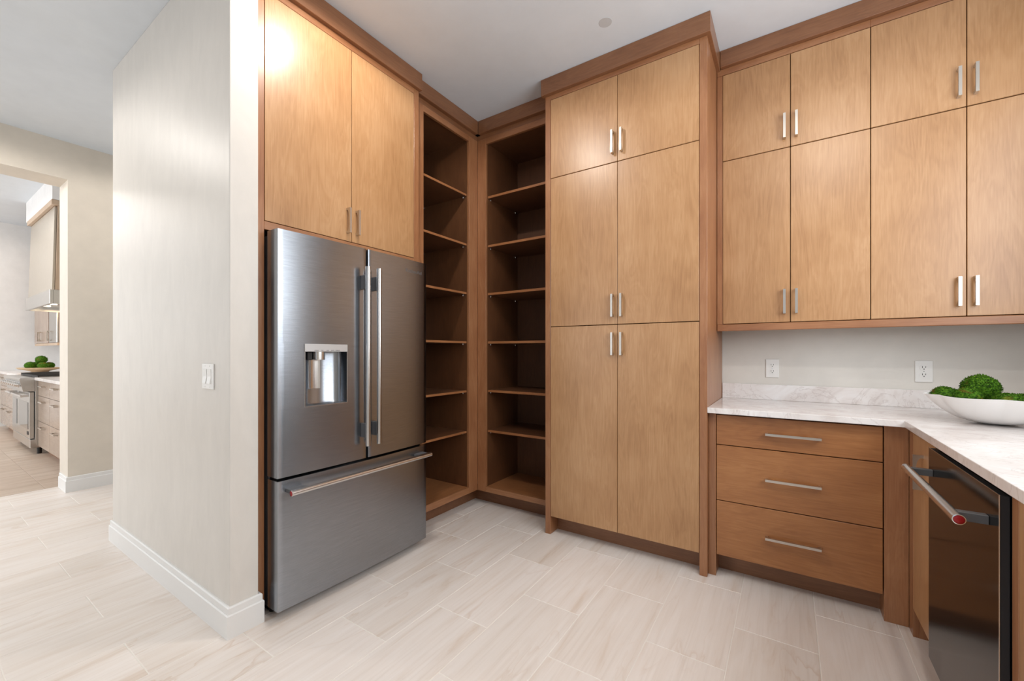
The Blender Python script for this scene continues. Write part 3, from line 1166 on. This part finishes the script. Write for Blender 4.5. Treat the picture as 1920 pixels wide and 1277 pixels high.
lathe(bm, (FXF - 0.036, 1.186, DPZ1 - 0.078), [(0, 0), (0.030, 0), (0.0315, 0.002), (0.0315, 0.041)], 28)
obj('spout', bm, M['steel_bright'], dsp, smooth=True)
bm = B()
box(bm, FXF - 0.072, FXF - 0.03, 1.127, 1.152, DPZ1 - 0.078, DPZ1 - 0.038, 0.002)
obj('spout_side', bm, M['dark'], dsp)
bm = B()
pp = []
for k in range(9):
    a = -1.0 + 2.0 * k / 8
    pp.append((FXF - 0.046 - 0.010 * (1 - a * a), 1.172 + 0.030 * a))
pp += [(x - 0.004, y) for x, y in reversed(pp)]
extrude_poly(bm, [(x, y, DPZ0 + 0.082) for x, y in pp], (0, 0, 0.142))
obj('paddle', bm, M['steel_bright'], dsp)

# lettering on the right door
cu = bpy.data.curves.new('lettering', 'FONT')
cu.body = 'KitchenAid'
cu.size = 0.030
cu.extrude = 0.0004
cu.align_x = 'CENTER'
to = bpy.data.objects.new('tmp_text', cu)
COL.objects.link(to)
bpy.context.view_layer.update()
me = bpy.data.meshes.new_from_object(to)
bpy.data.objects.remove(to)
bm = B()
bm.from_mesh(me)
bpy.data.meshes.remove(me)
for v in bm.verts:
    tx, ty, tz = v.co
    yy = 1.788 + tx
    v.co = Vector((FX_EDGE + 0.0118 * (1 - ((yy - 1.4355) / 0.462) ** 2) + 0.0001 + tz * 0.6, yy, 1.703 + ty))
obj('lettering', bm, M['gray_plastic'], rd)

# ------------------------------------------------------------------ electrical
OG = 'duplex outlets above the backsplash'


def outlet(x, z, label):
    t = thing('wall_outlet', (x, YW, z), label, 'outlet', OG)
    bm = B()
    box(bm, x - 0.035, x + 0.035, YW - 0.0065, YW, z - 0.0575, z + 0.0575, 0.0022, 2)
    obj('plate', bm, M['white_plastic'], t)
    for dz in (0.0195, -0.0195):
        bm = B()
        pts = []
        for k in range(28):
            a = 2 * math.pi * k / 28
            pts.append((x + 0.0172 * math.cos(a), max(-0.0142, min(0.0142, 0.0172 * math.sin(a)))))
        extrude_poly(bm, [(px, YW - 0.0082, z + dz + pz) for px, pz in pts], (0, 0.004, 0))
        r = obj('receptacle', bm, M['white_plastic'], t)
        bm = B()
        box(bm, x - 0.0075, x - 0.0052, YW - 0.0086, YW - 0.006, z + dz - 0.001, z + dz + 0.0085)
        box(bm, x + 0.0052, x + 0.0075, YW - 0.0086, YW - 0.006, z + dz + 0.0, z + dz + 0.0080)
        cyl(bm, (x, YW - 0.0086, z + dz - 0.0068), (x, YW - 0.006, z + dz - 0.0068), 0.0026, n=12)
        obj('slots', bm, M['slot'], r)
    bm = B()
    cyl(bm, (x, YW - 0.0076, z), (x, YW - 0.006, z), 0.0022, n=12)
    obj('screw', bm, M['chrome'], t)


outlet(-0.0845, 1.118, 'white duplex outlet on the back wall nearest the tall pantry')
outlet(0.606, 1.1165, 'white duplex outlet on the back wall behind the white bowl')

YSW = 0.812
sw = thing('light_switch', (-2.197, YSW, 1.11), 'white double rocker switch on the partition wall by its front corner', 'light switch')
bm = B()
box(bm, -2.256, -2.138, YSW - 0.0065, YSW, 1.0525, 1.1675, 0.0022, 2)
obj('plate', bm, M['white_plastic'], sw)
for x in (-2.220, -2.174):
    bm = B()
    extrude_poly(bm, [(x - 0.0165, YSW - 0.006, 1.0765), (x - 0.0165, YSW - 0.0135, 1.0785), (x - 0.0165, YSW - 0.0075, 1.110), (x - 0.0165, YSW - 0.0095, 1.1425), (x - 0.0165, YSW - 0.006, 1.1435)], (0.033, 0, 0))
    obj('rocker', bm, M['white_plastic'], sw)
    for z in (1.157, 1.063):
        bm = B()
        cyl(bm, (x, YSW - 0.0078, z), (x, YSW - 0.0062, z), 0.0024, n=10)
        obj('screw', bm, M['white_plastic'], sw)

sp = thing('sprinkler_cover', (-0.845, 2.205, CEIL), 'flat pale round sprinkler cover on the ceiling in front of the pantry', 'sprinkler cover')
bm = B()
lathe(bm, (-0.845, 2.205, CEIL), [(0.036, 0.0), (0.036, -0.0008), (0.0345, -0.0014), (0, -0.0014)], 36)
obj('disc', bm, M['sprinkler'], sp)

# recessed cans, with added fill lamps among them (outside the frame): trim ring, baffle, and the lamp itself
CANS = [(-1.50, 1.25, 50), (0.336, 0.81, 50), (-2.9, -0.9, 22), (-0.6, -2.4, 4), (-4.35, -0.2, 55), (-4.35, 1.9, 40), (-8.0, -0.3, 60), (-9.8, -0.3, 60)]  # first two follow their highlights; the rest are added fill lamps
CAN_LABEL = ['recessed ceiling light above the refrigerator front', 'recessed ceiling light above the dishwasher aisle',
             'added fill light in the ceiling behind the camera on the left', 'added fill light in the ceiling directly behind the camera',
             'added fill light in the hall ceiling by the kitchen opening', 'added fill light in the ceiling far along the hall',
             'added fill light in the far kitchen ceiling nearer the opening', 'added fill light in the far kitchen ceiling beyond the range']
for (x, y, pw), lab in zip(CANS, CAN_LABEL):
    CEIL_ = CEIL if x > -5.5 else 3.35
    t = thing('recessed_light', (x, y, CEIL_), lab, 'ceiling light', 'recessed ceiling lights')
    bm = B()
    lathe(bm, (x, y, CEIL_), [(0.078, 0.0), (0.078, -0.004), (0.070, -0.006), (0.062, -0.004), (0.060, -0.0006)], 36)
    obj('trim_ring', bm, M['white_trim'], t, smooth=True)
    can_spot('can_lamp', x, y, CEIL_ - 0.012, pw)

# ------------------------------------------------------------------ moss balls and bowls
ball_mesh = {}


def moss_ball(c, r, label, group, squash=0.93, seed=0, tufts=900):
    rnd = random.Random(seed)
    bm = B()
    bmesh.ops.create_icosphere(bm, subdivisions=4 if tufts > 400 else 3, radius=r)
    for v in bm.verts:
        nrm = v.co.normalized()
        k = noise.noise(nrm * 2.2 + Vector((seed, 0, 0))) * 0.07 + noise.noise(nrm * 7 + Vector((0, seed, 0))) * 0.035
        v.co = nrm * r * (0.95 + k)
    surf = [v.co.copy() for v in bm.verts]
    for _ in range(tufts):
        p = rnd.choice(surf)
        nrm = (p.normalized() + Vector((rnd.uniform(-.45, .45), rnd.uniform(-.45, .45), rnd.uniform(-.45, .45)))).normalized()
        p = p * 0.985 + Vector((rnd.uniform(-1, 1), rnd.uniform(-1, 1), rnd.uniform(-1, 1))) * r * 0.03
        ln, wd = r * rnd.uniform(0.07, 0.13), r * rnd.uniform(0.022, 0.04)
        q = nrm.to_track_quat('Z', 'Y')
        ring = [bm.verts.new(p + q @ Vector((wd * math.cos(a), wd * math.sin(a), 0))) for a in (0, 2.09, 4.19)]
        top = [bm.verts.new(p + nrm * ln * 0.7 + q @ Vector((wd * 0.9 * math.cos(a), wd * 0.9 * math.sin(a), 0))) for a in (0.5, 2.59, 4.69)]
        tip = bm.verts.new(p + nrm * ln)
        for a in range(3):
            b2 = (a + 1) % 3
            bm.faces.new((ring[a], ring[b2], top[b2], top[a]))
            bm.faces.new((top[a], top[b2], tip))
    me = bpy.data.meshes.new('moss_ball')
    bm.to_mesh(me)
    bm.free()
    me.materials.append(M['moss'])
    o = bpy.data.objects.new('moss_ball', me)
    o.location = c
    o.scale = (1, 1, squash)
    COL.objects.link(o)
    return tag(o, label, 'moss ball', group)


BC, BR, BH = Vector((0.722, 2.572, 0.9203)), 0.214, 0.115
bm = B()
NA, NR = 96, 14


def bowl_pt(a, t, inner):
    """t from 0 at the foot centre to 1 at the rim; six soft lobes"""
    lob = 1 - 0.085 * (1 - abs(math.sin(3 * (a - 0.35)))) ** 2.2 * min(1, t * 1.6)
    r = BR * (0.02 + 0.98 * t ** 0.80) * lob * (1.0 if not inner else 0.972)
    z = BH * (0.0 + t ** 2.1) * (1 + 0.015 * math.cos(6 * (a - 0.35)) * t ** 4)
    if inner:
        z = z * 0.96 + 0.006
        if t > 0.97:
            z = BH * (1 + 0.015 * math.cos(6 * (a - 0.35))) * 0.999
    return BC + Vector((r * math.cos(a), r * math.sin(a), z))


for inner in (False, True):
    rows = [[bm.verts.new(bowl_pt(2 * math.pi * k / NA, (j + 0.6) / (NR + 0.6), inner)) for k in range(NA)] for j in range(NR + 1)]
    for A, Cq in zip(rows, rows[1:]):
        for k in range(NA):
            j = (k + 1) % NA
            f = (A[k], A[j], Cq[j], Cq[k])
            bm.faces.new(f if not inner else tuple(reversed(f)))
    bm.faces.new(list(reversed(rows[0])) if not inner else rows[0])
    if not inner:
        rim = rows[-1]
    else:
        for k in range(NA):
            j = (k + 1) % NA
            bm.faces.new((rim[k], rim[j], rows[-1][j], rows[-1][k]))
bmesh.ops.recalc_face_normals(bm, faces=bm.faces)
bo = obj('bowl', bm, M['bowl'], None, BC, smooth=True)
tag(bo, 'white scalloped ceramic bowl of moss balls on the stone counter', 'bowl')
MG = 'moss balls in the white bowl'
moss_ball((0.689, 2.612, 1.064), 0.061, 'largest green moss ball, on top of the pile in the white bowl', MG, 0.98, 1, 1400)
moss_ball((0.586, 2.640, 1.026), 0.047, 'darker moss ball at the far left of the white bowl', MG, 0.85, 2)
moss_ball((0.630, 2.528, 1.031), 0.047, 'bright green moss ball at the front left of the white bowl', MG, 0.85, 3)
moss_ball((0.742, 2.505, 1.014), 0.055, 'green moss ball with brown tips at the front right of the white bowl', MG, 0.75, 4)
moss_ball((0.822, 2.612, 1.006), 0.056, 'dark green moss ball at the right edge of the white bowl', MG, 0.8, 5)

# ------------------------------------------------------------------ kitchen seen through the opening
KC, KXW, KYW = 3.35, -10.75, 1.72
bm = B()
box(bm, KXW - 0.1, -5.53, -3.6, KYW + 0.1, -0.12, -0.0015)
kf = struct('floor_kitchen', bm, M['kgrout'])
for i in range(13):
    x1 = -5.537 - i * 0.407
    x0 = max(x1 - 0.404, KXW)
    off = 0.785 - (0.0 if i % 2 else 0.0)
    for j in range(-5, 2):
        y0_, y1_ = 0.787 - 0.2185 * 3 + j * 0.6555 * 0 + j * 0.2185 * 3, 0
        y1_ = y0_ + 0.6525
        y1c = min(y1_, 1.2)
        if y1c - y0_ > 0.05 and y0_ > -2.0:
            tile(kf, x0, x1, y0_, y1c, M['ktile'])
bm = B()
box(bm, KXW - 0.1, -5.60, -3.6, KYW + 0.1, KC, KC + 0.1)
box(bm, -5.62, -5.531, -3.6, KYW + 0.1, CEIL + 0.1, KC)
struct('ceiling_kitchen', bm, M['ceil'])
bm = B()
box(bm, KXW - 0.1, FX0, KYW, KYW + 0.1, 0, KC)
struct('wall_kitchen_back', bm, M['kwhite'])
bm = B()
box(bm, KXW - 0.1, KXW, -3.6, KYW, 0, KC)
struct('wall_kitchen_left', bm, M['kwhite'])
bm = B()
for x0, x1 in ((KXW - 0.1, -10.15), (-6.65, FX0)):
    box(bm, x0, x1, -3.6, -3.48, 0, KC)
box(bm, -10.15, -6.65, -3.6, -3.48, 2.95, KC)
box(bm, -10.15, -6.65, -3.6, -3.48, 0, 0.65)
struct('wall_kitchen_front', bm, M['kwhite'])
HX0, HX1, HY = -8.94, -7.37, 1.10
bm = B()
box(bm, HX0 - 0.12, HX1, HY + 0.002, KYW, 3.065, KC)
struct('soffit', bm, M['kwhite'])

# hood
hd = thing('range_hood', (-8.15, 1.4, 1.80), 'stainless range hood in a wood surround, seen through the opening', 'range hood')
bm = B()
box(bm, HX0, HX1, HY - 0.005, KYW - 0.002, 3.0, 3.063, 0.004)
obj('crown', bm, M['kwood'], hd)
bm = B()
q = [(HX0 + 0.02, HY + 0.03, 2.995), (HX1 - 0.06, HY + 0.03, 2.995), (HX1 - 0.03, HY + 0.004, 1.975), (HX0 + 0.01, HY + 0.004, 1.975)]
extrude_poly(bm, q, (0, 0.02, 0))
obj('chimney_panel', bm, M['steel_hood'], hd)
for x in (HX1 - 0.03, HX0 + 0.005):
    bm = B()
    extrude_poly(bm, [(x, HY + 0.028, 1.976), (x, HY + 0.05, 2.998), (x, KYW - 0.003, 2.998), (x, KYW - 0.003, 1.976)], (0.025, 0, 0))
    obj('side_panel', bm, M['kwood'], hd)
bm = B()
box(bm, HX0, HX1, HY - 0.02, HY + 0.012, 1.805, 1.974, 0.003)
box(bm, HX0, HX0 + 0.012, HY + 0.012, KYW - 0.004, 1.805, 1.974)
box(bm, HX1 - 0.012, HX1, HY + 0.012, KYW - 0.004, 1.805, 1.974)
box(bm, HX0 + 0.012, HX1 - 0.012, HY + 0.012, KYW - 0.004, 1.862, 1.872)
obj('canopy', bm, M['steel_kitchen'], hd)
em, nt, bb = new_mat('hood_lamp')
bb.inputs['Emission Color'].default_value = (1, 0.8, 0.55, 1)
bb.inputs['Emission Strength'].default_value = 4.0
for x in (-8.55, -8.15, -7.75):
    bm = B()
    cyl(bm, (x, 1.22, 1.853), (x, 1.22, 1.861), 0.045, n=20)
    obj('lamp', bm, em, hd)
d = bpy.data.lights.new('hood_light', 'AREA')
d.shape = 'RECTANGLE'
d.size, d.size_y, d.energy, d.color = 1.2, 0.3, 5, (1.0, 0.72, 0.45)
o = bpy.data.objects.new('hood_light', d)
o.location = (-8.15, 1.45, 1.84)
COL.objects.link(o)


def kcab(name, label, x0, x1, kind):
    t = thing(name, ((x0 + x1) / 2, 1.0, 0), label, 'cabinet')
    bm = B()
    box(bm, x0, x1, 1.022, KYW - 0.002, 0.10, 0.885)
    obj('carcass', bm, M['kdoor'], t)
    bm = B()
    box(bm, x0, x1, 1.085, 1.10, 0.0, 0.10)
    obj('toe_kick', bm, M['toe'], t)
    nb = max(1, round((x1 - x0) / 0.55))
    wd = (x1 - x0) / nb
    for k in range(nb):
        a, b_ = x0 + k * wd + 0.002, x0 + (k + 1) * wd - 0.002
        for z0, z1 in ((0.103, 0.40), (0.404, 0.70), (0.704, 0.882)):
            bm = B()
            box(bm, a, b_, 1.0, 1.02, z0, z1, 0.0015)
            dr = obj('drawer', bm, M['kdrawer'], t)
            pull(dr, ((a + b_) / 2, 1.0, z1 - 0.06), X_, -Y_, L=0.20)
    return t


RX0, RX1 = -8.66, -7.47
kcab('base_cabinet', 'glossy pale base cabinet right of the far range', RX1 + 0.006, -5.60, 'd')
kcab('base_cabinet', 'glossy pale base cabinet left of the far range', -10.45, RX0 - 0.006, 'd')
for x0, x1, lab in ((RX1 + 0.004, -5.57, 'white stone countertop right of the far range'), (KXW + 0.004, RX0 - 0.004, 'white stone countertop left of the far range, under the wooden platter')):
    bm = B()
    box(bm, x0, x1, 0.972, KYW - 0.002, 0.8865, 0.92, 0.003)
    o = obj('countertop', bm, M['stone'], None, ((x0 + x1) / 2, 1.35, 0.8865))
    tag(o, lab, 'countertop')

# wall cabinet beyond the hood
ku = thing('wall_cabinet', (-9.78, 1.38, 1.335), 'pale kitchen wall cabinet left of the range hood', 'cabinet')
bm = B()
box(bm, -10.6, HX0 - 0.004, 1.402, KYW - 0.002, 1.36, 2.99)
obj('carcass', bm, M['kdoor'], ku)
bm = B()
box(bm, -10.6, HX0 - 0.004, 1.385, 1.41, 1.322, 1.36, 0.002)
obj('light_rail', bm, M['kwood'], ku)
bm = B()
box(bm, -10.6, HX0 - 0.004, 1.35, 1.42, 2.92, 3.02, 0.003)
obj('crown', bm, M['kwood'], ku)
for a, b_, hx in ((-10.595, -10.06, -10.12), (-10.055, -9.52, -9.99), (-9.46, -8.95, -9.40)):
    bm = B()
    box(bm, a, b_, 1.38, 1.40, 1.365, 2.915, 0.002)
    dr = obj('door', bm, M['kdoor'] if a < -9.5 else M['steel_kitchen'], ku)
    pull(dr, (hx, 1.38, 1.47), Z_, -Y_, L=0.15, P=0.035, wid=0.014)

# range
rg = thing('kitchen_range', ((RX0 + RX1) / 2, 1.0, 0), 'wide stainless professional range with a row of knobs, in the far kitchen', 'stove')
RY = 0.932
bm = B()
box(bm, RX0, RX1, RY + 0.045, KYW - 0.004, 0.08, 0.905, 0.002)
obj('body', bm, M['steel_kitchen'], rg)
bm = B()
for x in (RX0 + 0.06, RX1 - 0.06):
    cyl(bm, (x, 1.02, 0), (x, 1.02, 0.08), 0.022, n=12)
obj('foot', bm, M['dark'], rg)
bm = B()
extrude_poly(bm, [(RX0, 0.865, 0.915), (RX0, 0.855, 0.90), (RX0, 0.885, 0.755), (RX0, 0.975, 0.755), (RX0, 0.975, 0.915)], (RX1 - RX0, 0, 0))
obj('control_panel', bm, M['steel_kitchen'], rg)
for k in range(8):
    x = RX0 + 0.10 + k * (RX1 - RX0 - 0.20) / 7
    bm = B()
    lathe(bm, (x, 0.868, 0.835), [(0.034, 0.0), (0.034, 0.01), (0.026, 0.012), (0.023, 0.045), (0.0, 0.047)], 18, Vector((0, -1, 0.2)))
    obj('knob', bm, M['steel_bright'], rg, smooth=True)
for a, b_ in ((RX0 + 0.006, RX0 + 0.43), (RX0 + 0.436, RX1 - 0.006)):
    bm = B()
    box(bm, a, b_, RY, RY + 0.04, 0.19, 0.745, 0.004)
    dr = obj('oven_door', bm, M['steel_kitchen'], rg)
    bm = B()
    box(bm, a + 0.07, b_ - 0.07, RY - 0.003, RY + 0.001, 0.30, 0.62, 0.001)
    obj('window', bm, M['glass_dark'], dr)
    bm = B()
    cyl(bm, (a + 0.02, RY - 0.055, 0.70), (b_ - 0.02, RY - 0.055, 0.70), 0.013, n=14)
    for x in (a + 0.05, b_ - 0.05):
        box(bm, x - 0.01, x + 0.01, RY - 0.05, RY, 0.69, 0.71)
    obj('handle', bm, M['steel_bright'], dr)
bm = B()
box(bm, RX1 - 0.14, RX1 - 0.06, RY - 0.004, RY + 0.001, 0.235, 0.275, 0.001)
obj('badge', bm, M['dark'], rg)
bm = B()
box(bm, RX0, RX1, RY + 0.006, RY + 0.05, 0.08, 0.182, 0.003)
obj('kick_panel', bm, M['steel_kitchen'], rg)
bm = B()
for k in range(3):
    a = RX0 + 0.03 + k * (RX1 - RX0 - 0.06) / 3
    b_ = a + (RX1 - RX0 - 0.06) / 3 - 0.01
    for j in range(5):
        x = a + (b_ - a) * (j + 0.5) / 5
        box(bm, x - 0.007, x + 0.007, 1.0, 1.62, 0.928, 0.945)
    for y in (1.01, 1.31, 1.61):
        box(bm, a, b_, y - 0.007, y + 0.007, 0.905, 0.940)
obj('grate', bm, M['dark'], rg)

# platter with five moss balls on the far counter
PC = Vector((-9.55, 1.30, 0.9202))
pl = B()
lathe(pl, PC, [(0, 0.0), (0.09, 0.0), (0.10, 0.012), (0.22, 0.045), (0.245, 0.062), (0.235, 0.066), (0.21, 0.056), (0.09, 0.026), (0, 0.024)], 40)
po = obj('platter', pl, M['platter'], None, PC, smooth=True)
tag(po, 'pale round wooden platter on the far kitchen counter', 'platter')
KG = 'moss balls on the far wooden platter'
for k, (dx, dy, dz, r, lab) in enumerate(((-0.13, -0.02, 0.095, 0.065, 'moss ball at the left end of the far wooden platter'),
                                          (0.01, -0.10, 0.098, 0.066, 'moss ball at the front of the far wooden platter'),
                                          (0.15, 0.01, 0.095, 0.066, 'moss ball at the right end of the far wooden platter'),
                                          (0.0, 0.10, 0.095, 0.060, 'moss ball at the back of the far wooden platter'),
                                          (0.03, 0.01, 0.185, 0.070, 'moss ball on top of the pile on the far wooden platter'))):
    moss_ball(PC + Vector((dx, dy, dz)), r, lab, KG, 0.9, 20 + k, 300)
